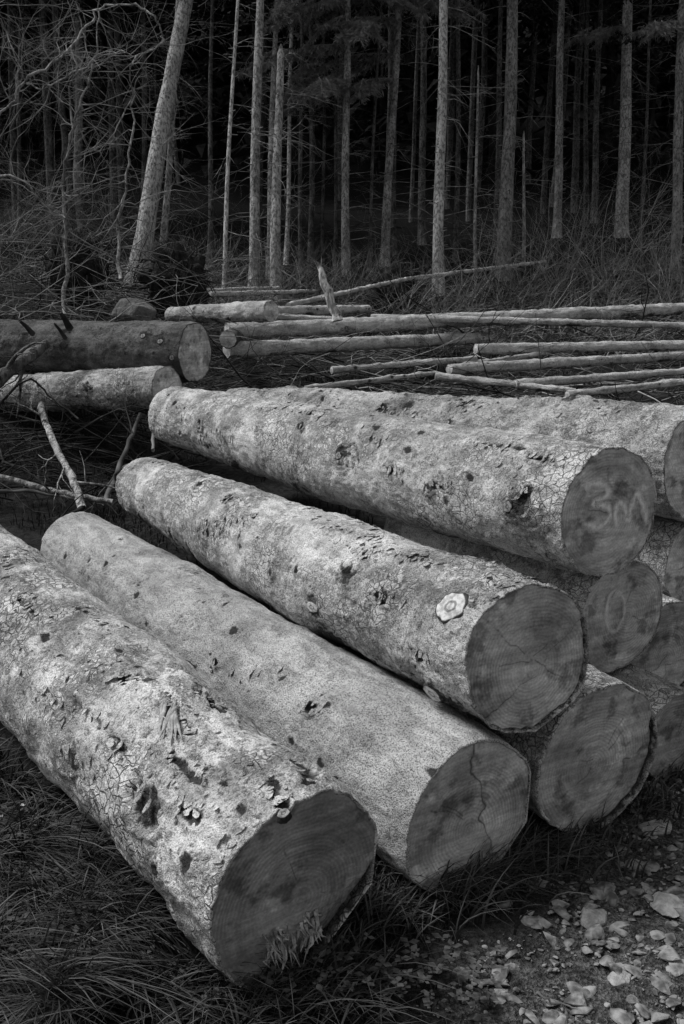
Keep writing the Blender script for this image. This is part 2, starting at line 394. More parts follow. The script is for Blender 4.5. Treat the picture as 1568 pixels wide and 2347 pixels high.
cm=[cut_mat('sawn_wood_%d'%i,b,i*1.3,a) for i,(b,a) in enumerate([(.26,.6),(.36,.9),(.42,.35),(.42,.2),(.48,.5),(.37,1.1),(.40,.7),(.36,.4)])]
cpale=cut_mat('sawn_wood_pale',.55,4.4,.3)
P0=U(690,2045,2.24); P0.z=.225
P1=P0+(U(0,1412,3.95)-P0)*1.75; P1.z=.30
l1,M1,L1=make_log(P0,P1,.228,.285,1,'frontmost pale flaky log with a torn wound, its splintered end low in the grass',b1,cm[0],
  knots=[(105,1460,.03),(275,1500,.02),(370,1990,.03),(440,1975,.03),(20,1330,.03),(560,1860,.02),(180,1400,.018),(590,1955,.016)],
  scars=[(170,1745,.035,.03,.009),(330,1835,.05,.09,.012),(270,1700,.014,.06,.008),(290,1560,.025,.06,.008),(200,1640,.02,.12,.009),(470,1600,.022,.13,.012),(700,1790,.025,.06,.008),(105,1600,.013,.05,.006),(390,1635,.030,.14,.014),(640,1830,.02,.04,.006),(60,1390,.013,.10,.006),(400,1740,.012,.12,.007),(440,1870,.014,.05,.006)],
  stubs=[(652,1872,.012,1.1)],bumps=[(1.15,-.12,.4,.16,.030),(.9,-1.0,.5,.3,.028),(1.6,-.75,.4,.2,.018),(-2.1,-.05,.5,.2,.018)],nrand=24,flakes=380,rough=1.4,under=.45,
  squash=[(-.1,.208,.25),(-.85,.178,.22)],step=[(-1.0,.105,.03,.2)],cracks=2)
def torn(root,M,L,r0,r1,px,py,ln,wd,seed,n,rad0,skew):
    rng=random.Random(seed); kt,kz=hit(M,L,r0,r1,px,py); b=Buf()
    for i in range(n):
        o=rng.uniform(-wd,wd); a=kz+rng.uniform(-ln*.6,ln*.1); l=rng.uniform(.4,1)*ln; t0=kt+o/r0
        pts=[]
        rr=(r0+r1)/2; k_=skew+rng.gauss(0,.06); lf=rng.choice((0,0,.006))
        for j in range(6):
            s=j/5; tt=t0+(s-.5)*k_; rad=rr-.006+lf*s*s+rng.uniform(-.002,.002)
            pts.append(Vector((math.cos(tt)*rad,math.sin(tt)*rad,a+l*s)))
        b.tube(pts,[rad0*.3,rad0,rad0*rng.uniform(.8,1.2),rad0*rng.uniform(.6,1),rad0*.5,.0008],5,rough=.35,rng=rng)
    tag(b.build('torn_wood',m_snag,root),kind='stuff')
torn(l1,M1,L1,.236,.268,380,1650,.16,.016,3,13,.006,.3)
torn(l1,M1,L1,.236,.266,470,1600,.09,.008,4,4,.004,.2)
b=Buf(); rng=random.Random(12)
for i in range(120):
    cl_=rng.choice((.1,.2,.3,.35,.7,.9)); t_=min(1,max(0,cl_+rng.gauss(0,.08)))
    c=plane_hit(M1,596+140*t_,2165-60*t_+rng.uniform(-28,34)); d=Vector((rng.gauss(.05,.35),-1+rng.uniform(0,.4),rng.uniform(-.1,.8))).normalized()
    l=rng.uniform(.01,.055); c.z=-.02+rng.uniform(0,.025); w=rng.uniform(.0015,.0055)
    b.tube([c,c+d*l*.5+rv(rng,.004),c+d*l+rv(rng,.008)],[w,w*.8,.0005],4)
tag(b.build('splinters',simple('splinter_wood',.12,.62,45,b=0),l1,smooth=False),kind='stuff')
P0=U(1083,1880,2.56); P0.z=.208; P1=U(178,1250,5.0); P1.z=.2
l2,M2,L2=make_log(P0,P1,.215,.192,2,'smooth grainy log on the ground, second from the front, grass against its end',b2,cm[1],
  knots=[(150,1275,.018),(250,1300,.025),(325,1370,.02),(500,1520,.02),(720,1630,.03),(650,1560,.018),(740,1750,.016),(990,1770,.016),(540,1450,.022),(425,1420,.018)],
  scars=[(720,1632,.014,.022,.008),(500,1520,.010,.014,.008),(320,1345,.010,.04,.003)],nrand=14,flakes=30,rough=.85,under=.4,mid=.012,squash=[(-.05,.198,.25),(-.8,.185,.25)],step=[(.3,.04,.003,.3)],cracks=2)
P0=U(1218,1514,2.57); P1=U(330,1112,5.45)
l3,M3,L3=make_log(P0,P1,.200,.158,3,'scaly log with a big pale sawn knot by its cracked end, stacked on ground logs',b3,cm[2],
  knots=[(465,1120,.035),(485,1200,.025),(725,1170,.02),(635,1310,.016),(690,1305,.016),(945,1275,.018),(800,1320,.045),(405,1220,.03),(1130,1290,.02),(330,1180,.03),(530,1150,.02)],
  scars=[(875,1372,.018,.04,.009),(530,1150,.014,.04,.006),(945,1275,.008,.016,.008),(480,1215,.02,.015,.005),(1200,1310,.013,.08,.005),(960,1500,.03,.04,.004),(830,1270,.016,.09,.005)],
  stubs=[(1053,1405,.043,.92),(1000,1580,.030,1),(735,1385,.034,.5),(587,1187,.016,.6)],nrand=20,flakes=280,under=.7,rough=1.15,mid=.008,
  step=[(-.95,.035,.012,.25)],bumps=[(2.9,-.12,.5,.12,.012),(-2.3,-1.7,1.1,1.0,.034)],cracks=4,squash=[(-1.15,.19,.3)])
P0=U(1400,1174,3.0); P1=U(400,951,6.1)
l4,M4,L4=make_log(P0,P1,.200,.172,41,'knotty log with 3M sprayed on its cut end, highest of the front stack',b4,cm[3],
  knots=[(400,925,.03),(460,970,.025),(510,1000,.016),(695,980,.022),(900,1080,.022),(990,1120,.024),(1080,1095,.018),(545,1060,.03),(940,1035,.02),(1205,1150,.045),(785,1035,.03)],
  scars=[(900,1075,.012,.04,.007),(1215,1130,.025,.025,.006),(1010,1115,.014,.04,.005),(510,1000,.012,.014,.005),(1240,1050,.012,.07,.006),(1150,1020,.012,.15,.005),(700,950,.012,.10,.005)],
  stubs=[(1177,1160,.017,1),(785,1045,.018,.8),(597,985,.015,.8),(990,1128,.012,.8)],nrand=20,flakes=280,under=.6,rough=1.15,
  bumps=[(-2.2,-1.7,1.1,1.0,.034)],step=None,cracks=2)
def spray(root,M,strokes,w,am=1.0):
    v=[];f=[];al=[]
    for st in strokes:
        P=[plane_hit(M,*p) for p in st]
        Q=[]
        n=len(P)
        for i in range(n-1):
            p0=P[max(i-1,0)];p1=P[i];p2=P[i+1];p3=P[min(i+2,n-1)]
            for k in range(6):
                t=k/6; Q.append(.5*((2*p1)+(p2-p0)*t+(2*p0-5*p1+4*p2-p3)*t*t+(3*p1-p0-3*p2+p3)*t**3))
        Q.append(P[-1]); m=len(Q); b=len(v)
        for i,p in enumerate(Q):
            t=(Q[min(i+1,m-1)]-Q[max(i-1,0)]).normalized(); s=Vector((-t.y,t.x,0))
            for k in range(9):
                x=(k-4)/4; qq=p+s*(x*w*(1+.2*math.sin(i*.9))); v.append((qq.x,qq.y,.0035)); e=min(i,m-1-i)/2
                al.append(am*math.exp(-(x*1.6)**2)*min(1,.4+e*.4)*(0 if k in(0,8) else 1))
        for i in range(m-1):
            for k in range(8): f.append((b+i*9+k,b+i*9+k+1,b+(i+1)*9+k+1,b+(i+1)*9+k))
    mesh_obj('spray_mark',v,f,m_paint,root,attrs={'alpha':al})
spray(l4,M4,[[(1338,1122),(1356,1108),(1386,1112),(1390,1134),(1358,1156),(1390,1160),(1396,1184),(1372,1206),(1332,1200)],
  [(1413,1208),(1408,1178),(1418,1152),(1432,1168),(1438,1190),(1447,1155),(1459,1132),(1472,1160),(1482,1202)]],.017,.95)
P0=U(1608,1070,3.72); P1=U(550,958,6.9)
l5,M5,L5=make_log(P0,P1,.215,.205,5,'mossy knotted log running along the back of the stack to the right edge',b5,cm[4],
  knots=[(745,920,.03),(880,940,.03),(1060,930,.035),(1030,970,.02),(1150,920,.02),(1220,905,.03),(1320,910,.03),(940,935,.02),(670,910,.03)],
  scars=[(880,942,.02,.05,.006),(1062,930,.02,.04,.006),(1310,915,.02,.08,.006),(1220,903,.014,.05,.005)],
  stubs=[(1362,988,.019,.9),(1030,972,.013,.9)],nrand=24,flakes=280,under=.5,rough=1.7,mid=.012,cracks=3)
axis=Vector((-.50,.865,0)).normalized()
def plog(px,py,d,r,seed,label,cmt,ln=3.0,**k):
    P0=U(px,py,d); 
    if k.pop('ground',False): P0.z=r
    return make_log(P0,P0+axis*ln,r,r*.9,seed,label,b4,cmt,res=.75,nrand=10,**k)
l6,M6,_=plog(1374,1748,2.82,.232,6,'wide cut log end standing on the ground right of the grass, below the cracked log',cm[5],1.7,ground=True,step=[(-.75,.10,.02,.2)],cracks=4,under=.9)
l7,M7,_=plog(1428,1412,3.25,.184,7,'narrow log end sprayed with an oval 0, under the 3M log',cm[6],1.2,step=None,cracks=2,under=.9)
spray(l7,M7,[[(1408,1352),(1428,1372),(1428,1410),(1412,1444),(1394,1440),(1388,1405),(1396,1365),(1412,1350)]],.012,.55)
plog(1530,1505,3.68,.20,8,'dark log end at the right edge with a stepped lower edge, behind the 0 log',cm[1],1.6,ground=True,step=[(-1.5,.06,.02,.6)])
plog(1598,1290,3.9,.178,9,'log end cut by the right edge, in the middle row between two others',cm[4],2.2)
plog(1552,1679,3.16,.145,13,'small shadowed log end low at the right edge, just above the stony track',cm[0],1.4,ground=True,cracks=2)
P0=U(447,808,7.35);P1=P0+(U(0,789,8.1)-P0)*1.6
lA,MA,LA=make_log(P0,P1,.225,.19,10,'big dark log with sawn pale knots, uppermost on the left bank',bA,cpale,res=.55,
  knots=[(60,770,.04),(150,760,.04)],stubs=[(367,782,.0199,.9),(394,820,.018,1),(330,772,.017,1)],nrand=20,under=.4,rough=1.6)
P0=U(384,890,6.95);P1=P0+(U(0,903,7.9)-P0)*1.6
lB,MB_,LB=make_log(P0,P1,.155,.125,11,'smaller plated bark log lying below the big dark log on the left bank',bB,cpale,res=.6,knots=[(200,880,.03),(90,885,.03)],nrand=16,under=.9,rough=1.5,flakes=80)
for (x,y,x2,y2,r) in [(160,752,138,715,.03),(75,765,45,735,.022),(150,775,125,742,.018)]:
    b=Buf(); b.tube([MA.inverted()@U(x,y,7.4),MA.inverted()@U((x+x2)/2,(y+y2)/2-2,7.3),MA.inverted()@U(x2,y2,7.2)],[r,r*.7,r*.4],7)
    b.build('branch_stub',m_twigd,lA)
def felled(a,bp,w0,w1,seed,label,d0=None,d1=None,lift=.06,mat=None,group=None,cm_=None,res=.3):
    A,da=G(*a); B,db=G(*bp)
    if d0: A=U(a[0],a[1],d0);da=d0
    if d1: B=U(bp[0],bp[1],d1);db=d1
    r0=w0/2*da/F; r1=w1/2*db/F
    return make_log(A,B,r0,r1,seed,label,mat or bT,cm_ or cpale,res=res,nrand=14,under=.8,rough=1.3,cat='fallen trunk',name='felled_trunk',group=group,cracks=0)
felled((622,713),(392,722),48,34,20,'short pale trunk with round cut end above the left ends of the fallen trunks',9.6,10.7,res=.45)
felled((522,778),(545,770),40,38,21,'stubby dark log end beside the left ends of the fallen trunks',9.2,11.2,mat=bA)
felled((520,760),(1640,704),38,26,22,'long stubbly fallen trunk crossing the clearing to the right edge, uppermost of the long ones',10.6,13.6,res=.4)
felled((520,802),(1095,775),36,26,23,'fallen trunk with a pale butt, just below the long stubbly one',9.8,12,res=.4)
felled((630,714),(845,708),24,18,24,'short thin trunk lying behind the short pale cut trunk',11.6,13)
felled((1030,846),(1640,812),26,19,25,'slim trunk lying low through the brash at the right',9.1,10.8)
felled((1000,862),(1320,896),18,13,26,'thin pole sloping down to the right behind the mossy log',8.7,8.2)
felled((1090,800),(1640,790),24,22,27,'fallen trunk half buried in twigs, under the long stubbly one at right edge',10.2,11)
felled((1180,880),(1640,846),20,16,28,'lowest thin pole lying at the right just above the mossy log',8.4,9.0)
felled((930,640),(1250,600),10,8,29,'thin pole climbing right through the bushes toward the standing trees',17,20)
felled((430,668),(640,660),12,8,30,'far thin pole low behind the two close trunks',16,17)
felled((660,700),(930,640),14,9,31,'pole leaning up toward the dark root clump, right of the broken stake',12.8,16)
felled((850,728),(1640,748),18,15,32,'straight thin trunk under the long stubbly one, fading into brash',11.6,11.8)
felled((700,890),(1000,855),14,10,33,'pole hidden in grass directly behind the middle of the mossy log',8.4,9.2)
felled((480,675),(720,668),13,9,34,'upper thin pole behind the short pale cut trunk',14.5,16)
felled((1060,838),(1400,785),13,9,35,'thin pole slanting up to the right between the low slim trunks',9.8,11)
felled((1300,905),(1640,868),20,16,36,'pale pole partly hidden directly behind the right part of the mossy log',7.8,8.4)
felled((760,848),(1090,822),16,12,37,'thin grey pole low in the brash, left of the slim trunk',9.2,9.9)
felled((520,720),(830,735),15,12,38,'thin pole between the short pale cut trunk and the long stubbly one',11.4,11.6)
b=Buf(); A=U(774,735,10.4); B=U(727,598,10.4); pts=[A+(B-A)*(i/8)+Vector((.014*math.sin(i*2.1),0,0)) for i in range(9)]
b.tube(pts,[.052,.05,.048,.045,.046,.042,.036,.022,.004],9,rough=.22,rng=random.Random(2)); 
for q in range(7): b.tube([B.lerp(A,.2)+Vector((rng.uniform(-.03,.03),0,0)),B+Vector((rng.uniform(-.05,.06),0,rng.uniform(-.1,.05)))],[.013,.001],4)
o=b.build('broken_stake',m_pale); tag(o,'pale splintered stake leaning left over the fallen trunks','broken stump')
# ---------------------------------------------------------------- crowns
def bough(buf,rng,p,az,L,lift,dens=1.0,nd=3,wd=.014):
    d=Vector((math.cos(az),math.sin(az),lift)); n=9; pts=[p.copy()]
    for i in range(n):
        d=(d+Vector((0,0,-.09 if i<6 else .05))+rv(rng,.04)).normalized(); p=p+d*(L/n); pts.append(p.copy())
    buf.tube(pts,[.018*(1-.9*i/n)+.003 for i in range(n+1)],3,cap=False)
    side=Vector((-math.sin(az),math.cos(az),0))
    m=int(L*11*dens)
    for i in range(m):
        t=(i+1)/m*n*.999; k=int(t); q=pts[k].lerp(pts[k+1],t-k)
        for s in (-1,1):
            l=rng.uniform(.18,.5)*(1.1-.6*i/m); dd=(side*s*.8+d*.5+Vector((0,0,rng.uniform(-.9,-.1)))).normalized()
            e=q+dd*l; w=Vector((0,0,1)).cross(dd).normalized()*wd
            buf.tri(q-w,q+w,e)
            for j in range(nd):
                c=q.lerp(e,(j+.6)/(nd+.6)); nn=(dd+rv(rng,.6)).normalized()*rng.uniform(.06,.14); ww=rv(rng,wd)
                buf.tri(c-ww,c+ww,c+nn)
CROWN=[]
for v in range(3):
    rng=random.Random(50+v); b=Buf()
    for i in range(46):
        t=i/46; b_z=t*8.0; L=(2.6*(1-t)**.8+.35)*rng.uniform(.6,1.1)
        bough(b,rng,Vector((0,0,b_z+rng.uniform(-.2,.2))),rng.uniform(0,2*PI),L,.15 if t<.5 else .4,.6,2,.03)
    o=b.build('crown',m_leaf,None,False); CROWN.append(o.data); bpy.data.objects.remove(o)
def tree(bx,by,tx,ty,w,label,bright=1,H=15,crown=True,twigs=16,group=None,name='spruce_tree',d=None,broken=False,cat='tree',curve=0,boughs=()):
    if d is None: B,d=G(bx,by)
    else: B=U(bx,by,d)
    r=w/2*d/F; T=U(tx,ty,d); dr=(T-B)
    dr=dr/dr.z if dr.z>0 else Vector((0,0,1))
    if broken: H=T.z-B.z
    root=empty(name,B,label,cat,group)
    rng=random.Random(int(bx*7+by)); b=Buf(); n=26 
    ph=rng.uniform(0,6)
    pts=[];rs=[]
    for i in range(n+1):
        t=i/n; h=H*t*(1 if i else 0)-(.25 if i==0 else 0)
        off=Vector((math.sin(h*.9+ph)*.025+curve*math.sin(h*1.7+ph)*.1,math.cos(h*.7+ph)*.02,0))*min(1,h)
        pts.append(dr*h+off)
        flare=1+.35*math.exp(-max(h,0)/.25)
        rs.append(r*flare*(1-(.72 if not broken else .45)*t)*(1+rng.uniform(-.04,.04)))
    if broken: rs[-1]=.01
    b.tube(pts,rs,12 if w>16 else 7,rough=.05,rng=rng)
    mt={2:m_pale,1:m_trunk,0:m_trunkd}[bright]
    b.build('trunk',mt,root)
    b=Buf(); zmax=min(H*.95,CAMH+d*.26-B.z+.4)
    ns=int(zmax*(9 if w>14 else 4))
    def at(h):
        t=h/H*n; k=min(int(t),n-1); return pts[k].lerp(pts[k+1],t-k), rs[min(k,n)]
    for i in range(ns):
        h=rng.uniform(.3,zmax); p,rr=at(h); az=rng.uniform(0,2*PI); dd=Vector((math.cos(az),math.sin(az),rng.uniform(-.1,.35)))
        b.tube([p+dd*rr*.7,p+dd*(rr+rng.uniform(.03,.14))],[.013,.006],4)
    for i in range(int(twigs*1.4)):
        h=rng.uniform(.5,zmax); p,rr=at(h); az=rng.uniform(0,2*PI); dd=Vector((math.cos(az),math.sin(az),rng.uniform(-.3,.35)))
        grow(b,p,dd,rng.uniform(.4,1.7),.009,2,rng,droop=.06,wob=.12,nseg=5,kids=3,sides=3)
    tag(b.build('dead_branches',m_twig if bright else m_twigd,root),kind='stuff')
    for (h,az,L) in boughs:
        bb=Buf(); p,rr=at(h); bough(bb,rng,p,az,L,.05,3,8,.007); 
        for q in range(4): bough(bb,rng,p+Vector((math.cos(az),math.sin(az),-.1))*L*(.2+.17*q),az+rng.choice((-.7,.7)),L*.45,-.2,3,8,.007)
        bb.build('bough',m_leafl,root,False)
    if crown:
        o=bpy.data.objects.new('crown',rng.choice(CROWN)); COL.objects.link(o); o.parent=root
        zc=min(rng.uniform(6.8,8.2),H-3)
        o.location=dr*zc; o.rotation_euler=(0,0,rng.uniform(0,6)); s=rng.uniform(.9,1.25); o.scale=(s,s,s)
    return root
tree(312,645,425,0,46,'thick pale trunk leaning right, standing on the left bank',2,14,twigs=18)
tree(175,530,182,0,22,'upright grey trunk left of the thick leaning one',1,15,twigs=20)
tree(368,640,392,290,17,'thin trunk tucked close behind the right side of the leaning trunk',1,13,twigs=24)
tree(512,700,542,0,11,'slender pale pole tree standing left of the pair of close trunks',2,12,twigs=14)
tree(582,680,594,0,25,'straight grey trunk, left one of the two close strong trunks',1,16)
tree(632,692,641,100,28,'pale spotted trunk with snapped top, right one of the two close strong trunks',2,8,False,24,broken=True,cat='dead tree')
tree(617,640,632,0,16,'dim trunk seen in the gap between the two close strong trunks',1,15)
tree(655,610,672,0,11,'thin pale stem rising immediately right of the snapped spotted trunk',2,14,twigs=26)
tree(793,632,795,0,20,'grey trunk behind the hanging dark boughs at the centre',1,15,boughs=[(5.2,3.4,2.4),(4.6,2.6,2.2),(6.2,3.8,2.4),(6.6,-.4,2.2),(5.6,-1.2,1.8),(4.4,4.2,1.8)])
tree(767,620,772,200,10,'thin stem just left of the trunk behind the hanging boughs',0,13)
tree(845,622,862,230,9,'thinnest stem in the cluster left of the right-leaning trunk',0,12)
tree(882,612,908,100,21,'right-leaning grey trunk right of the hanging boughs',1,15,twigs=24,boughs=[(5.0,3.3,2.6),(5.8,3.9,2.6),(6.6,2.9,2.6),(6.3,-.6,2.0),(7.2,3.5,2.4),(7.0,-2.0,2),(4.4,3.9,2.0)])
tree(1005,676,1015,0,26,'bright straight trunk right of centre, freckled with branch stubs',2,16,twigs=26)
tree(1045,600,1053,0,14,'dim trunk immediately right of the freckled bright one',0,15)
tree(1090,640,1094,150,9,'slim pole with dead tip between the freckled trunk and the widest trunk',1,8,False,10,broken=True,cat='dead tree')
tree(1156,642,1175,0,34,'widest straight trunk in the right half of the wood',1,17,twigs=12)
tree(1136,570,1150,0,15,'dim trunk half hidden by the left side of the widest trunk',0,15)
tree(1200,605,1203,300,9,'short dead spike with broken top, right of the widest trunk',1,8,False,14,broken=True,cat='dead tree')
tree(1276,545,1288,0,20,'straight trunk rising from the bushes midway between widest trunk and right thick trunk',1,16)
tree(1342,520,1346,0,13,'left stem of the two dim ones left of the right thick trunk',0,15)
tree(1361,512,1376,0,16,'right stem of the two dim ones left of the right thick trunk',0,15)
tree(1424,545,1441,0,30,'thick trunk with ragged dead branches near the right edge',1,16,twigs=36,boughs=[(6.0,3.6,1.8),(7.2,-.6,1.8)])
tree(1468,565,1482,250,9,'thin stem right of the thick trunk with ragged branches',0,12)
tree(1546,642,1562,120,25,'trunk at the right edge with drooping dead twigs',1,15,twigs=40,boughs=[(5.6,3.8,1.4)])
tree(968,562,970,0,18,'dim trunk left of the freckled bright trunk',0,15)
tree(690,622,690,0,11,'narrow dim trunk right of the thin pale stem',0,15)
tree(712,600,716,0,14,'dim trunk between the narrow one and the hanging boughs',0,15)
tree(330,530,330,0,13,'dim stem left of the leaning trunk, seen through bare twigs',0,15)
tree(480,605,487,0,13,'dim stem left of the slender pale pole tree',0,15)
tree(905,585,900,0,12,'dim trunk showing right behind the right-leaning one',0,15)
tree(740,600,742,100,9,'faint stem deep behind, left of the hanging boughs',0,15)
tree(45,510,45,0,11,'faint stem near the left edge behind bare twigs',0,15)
tree(458,640,460,600,12,'short grey stump stub left of the slender pale pole tree',1,1,False,0,broken=True,cat='tree stump',name='tree_stump')
rng=random.Random(5)
for i in range(44):
    Yd=rng.uniform(27,44); Xd=rng.uniform(-.42,.42)*Yd
    if i>=34: Xd=-rng.uniform(.45,.85)*Yd  # last trees stand out of view at left, added to block side light
    p=Vector((Xd,Yd,gz(Xd,Yd)))
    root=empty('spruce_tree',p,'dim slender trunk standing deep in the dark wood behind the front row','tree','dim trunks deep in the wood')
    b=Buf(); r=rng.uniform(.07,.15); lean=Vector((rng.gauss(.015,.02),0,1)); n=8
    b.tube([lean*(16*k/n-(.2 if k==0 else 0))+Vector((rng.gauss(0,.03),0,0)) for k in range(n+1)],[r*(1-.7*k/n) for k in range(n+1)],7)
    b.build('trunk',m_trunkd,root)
    b=Buf()
    for k in range(16):
        h=rng.uniform(1,11); az=rng.uniform(0,6.3); dd=Vector((math.cos(az),math.sin(az),-.1)); b.tube([lean*h,lean*h+dd*rng.uniform(.2,1.2)],[.012,.004],3,cap=False)
    tag(b.build('dead_branches',m_twigd,root),kind='stuff')
    o=bpy.data.objects.new('crown',rng.choice(CROWN)); COL.objects.link(o); o.parent=root; o.location=lean*rng.uniform(5.5,7.5); o.rotation_euler=(0,0,rng.uniform(0,6)); o.scale=(1.4,1.4,1.15)
b=Buf()
for i in range(260):
    Yd=rng.uniform(42,72); Xd=rng.uniform(-.5,.5)*Yd; z=gz(Xd,Yd); r=rng.uniform(.1,.2)
    b.tube([Vector((Xd,Yd,z-.3)),Vector((Xd+.3,Yd,z+16))],[r,r*.4],4,cap=False)
    for k in range(40):
        h=rng.uniform(.6,16); az=rng.uniform(0,6.3); L=rng.uniform(1.4,3.2)*(1.1-h/18); c=Vector((Xd,Yd,z+h)); dd=Vector((math.cos(az),math.sin(az),-.25)); s=Vector((-math.sin(az),math.cos(az),0))
        for j in range(5):
            q=c+dd*L*(j+1)/5; e=q+s*rng.choice((-1,1))*rng.uniform(.4,.9)+Vector((0,0,-rng.uniform(.1,.6))); b.tri(q,q-dd*.45,e)
tag(b.build('distant_forest',m_leaf,None,False),'black mass of forest filling the slope behind the trunks','forest',kind='stuff')
# ---------------------------------------------------------------- bare sapling and arching branches at the left
def bare(paths,seed,label,mat,d,name='bare_tree',kidn=14,klen=1.0):
    rng=random.Random(seed); B=U(paths[0][0][0][0],paths[0][0][0][1],d); root=empty(name,B,label,'tree' if name=='bare_tree' else 'branch'); 
    tw=Buf()
    for i,(pts,w0,w1) in enumerate(paths):
        P=[U(x,y,d+rng.uniform(-.15,.15)+.3*i)-B for x,y in pts]
        Q=[];n=len(P)
        for j in range(n-1):
            p0=P[max(j-1,0)];p1=P[j];p2=P[j+1];p3=P[min(j+2,n-1)]
            for k in range(5):
                t=k/5; Q.append(.5*((2*p1)+(p2-p0)*t+(2*p0-5*p1+4*p2-p3)*t*t+(3*p1-p0-3*p2+p3)*t**3)+rv(rng,.014))
        Q.append(P[-1]); m=len(Q)
        b=Buf(); rs=[(w0+(w1-w0)*k/(m-1))/2*d/F*rng.uniform(.8,1.2) for k in range(m)]; b.tube(Q,rs,8,rough=.12,rng=rng); b.build('trunk' if i==0 and name=='bare_tree' else 'branch',mat,root)
        for k in range(kidn):
            j=rng.randint(1,m-1); dd=(Vector((rng.gauss(0,1),rng.gauss(0,.5),rng.gauss(.1,.8)))).normalized()
            grow(tw,Q[j],dd,rng.uniform(.35,1.4)*klen,max(.004,rs[j]*.4),2,rng,droop=.05,wob=.22,nseg=6,kids=4)
    tag(tw.build('twigs',m_twig,root),kind='stuff'); return root
m_bare=trunk_mat('bare_branch_bark',.2,.44)
bare([([(148,722),(150,560),(145,420),(165,310),(188,225),(215,150),(226,60),(228,-40)],9,3),([(165,310),(160,200),(195,120),(182,30),(180,-30)],5,2.5)],1,'thin crooked bare sapling at the left, left of the grey upright trunk',m_bare,11.5,kidn=20)
bare([([(-40,282),(15,250),(55,185),(140,135),(200,60),(235,15),(300,12),(352,35),(372,75),(362,105),(318,125),(302,150),(300,215),(270,290),(255,330)],7,2.5),([(55,185),(90,200),(170,170),(240,120),(300,125)],4,2),([(55,185),(45,150),(10,60),(-20,20)],4,2)],2,'bare branch arching in a wide loop across the upper left corner',m_bare,10.5,name='arching_branch',kidn=28)
bare([([(276,640),(272,520),(285,440),(300,330),(305,200)],9,3)],3,'wavy pale dead stem left of the thick leaning trunk',m_bare,12,kidn=20)
bare([([(-30,400),(60,420),(110,480),(150,500)],6,2.5),([(20,560),(70,480),(150,470),(210,420)],4,2)],4,'snapped bare limbs spreading low from the left edge',m_bare,10.8,name='bare_branch',kidn=28)
# ---------------------------------------------------------------- shrubs
def shrub(px,py,h,n,seed,label,mat=None,group=None,d=None,droop=.06,lean=0):
    if d is None: B,dd=G(px,py)
    else: B=U(px,py,d)
    rng=random.Random(seed); b=Buf()
    for i in range(n):
        az=rng.uniform(0,2*PI); dr=Vector((math.cos(az)*.6+lean,math.sin(az)*.6,rng.uniform(.5,1.4)))
        grow(b,Vector((rng.gauss(0,.15),rng.gauss(0,.15),-.1)),dr,h*rng.uniform(.6,1.2),rng.uniform(.006,.012),2,rng,droop=droop,wob=.12,nseg=7,kids=5,sides=4)
    o=b.build('bare_shrub',mat or m_twig); o.location=B; tag(o,label,'shrub',group); return o
sg='bare twiggy shrubs in the clearing'
for i,(px,py,h,n,lab) in enumerate([(1060,720,1.5,13,'arching bare shrub at the foot of the freckled bright trunk'),(1180,700,2.0,16,'bare shrub directly below the widest trunk'),
  (1290,650,2.6,22,'tall dense bare shrub under the trunk rising from the bushes'),(1390,700,2.3,22,'tangled bare shrub below the thick ragged trunk'),(1480,660,2.5,22,'bare shrub rising between the thick ragged trunk and the right edge'),
  (1560,740,1.8,15,'bare shrub cut by the right edge above the fallen trunks'),(930,740,1.2,12,'low bare shrub beside the dark root clump'),(1230,770,1.0,8,'low twigs lying over the fallen trunks below the widest trunk'),
  (80,640,1.5,14,'scrubby bare shrub at the far left on the bank'),(230,650,1.3,12,'bare shrub between the sapling and the thick leaning trunk'),(20,560,1.8,14,'tall thin twigs at the left edge'),
  (420,650,1.2,12,'dark twiggy shrub right of the foot of the leaning trunk'),(700,770,.7,5,'small bare shrub beneath the broken stake'),(1330,800,1.1,9,'straggling bare shrub over the half buried trunk'),(1430,840,.9,8,'low straggling twigs at right, right behind the mossy log'),(560,830,.6,7,'little twig tuft behind the far end of the 3M log'),
  (120,560,2.4,15,'tall wispy shrub behind the crooked sapling'),(260,560,2.2,15,'tall wispy shrub directly left of the leaning trunk'),(1120,820,.8,8,'low twig tangle between the lower fallen trunks and mossy log'),(990,780,.8,8,'small twig tangle at the right tip of the fallen trunk with a pale butt'),
  (60,470,2.6,14,'tall dim wispy shrub far behind at the left edge'),(470,640,1.6,12,'wispy shrub between the leaning trunk and the slender pale pole tree'),(820,680,1.2,12,'low wispy shrub below the hanging boughs, left of the root clump'),(720,670,1.2,10,'low wispy shrub behind the broken stake')]):
    shrub(px,py,h,n,100+i,lab,None,sg)
def blob(name,P,s,seed,mat,label,cat,amp=.35,sub=4,group=None,rot=0,fr=2.2,cuts=9,parent=None):
    bm=bmesh.new(); bmesh.ops.create_icosphere(bm,subdivisions=sub,radius=1)
    v=np.array([x.co[:] for x in bm.verts]); n=fbm(v*fr+seed*5.1,4,seed); v=v*(1+(n-.5)[:,None]*amp*2)
    rr=np.random.RandomState(seed)
    for k in range(cuts):
        d=rr.normal(size=3); d/=np.linalg.norm(d); h=rr.uniform(.5,.85); e=v@d-h; v=v-np.maximum(e,0)[:,None]*d*.92
    v*=np.array(s); f=[[x.index for x in p.verts] for p in bm.faces]; bm.free()
    o=mesh_obj(name,v,f,mat,parent)
    if parent is None: o.location=P; o.rotation_euler=(0,0,rot); tag(o,label,cat,group)
    return o
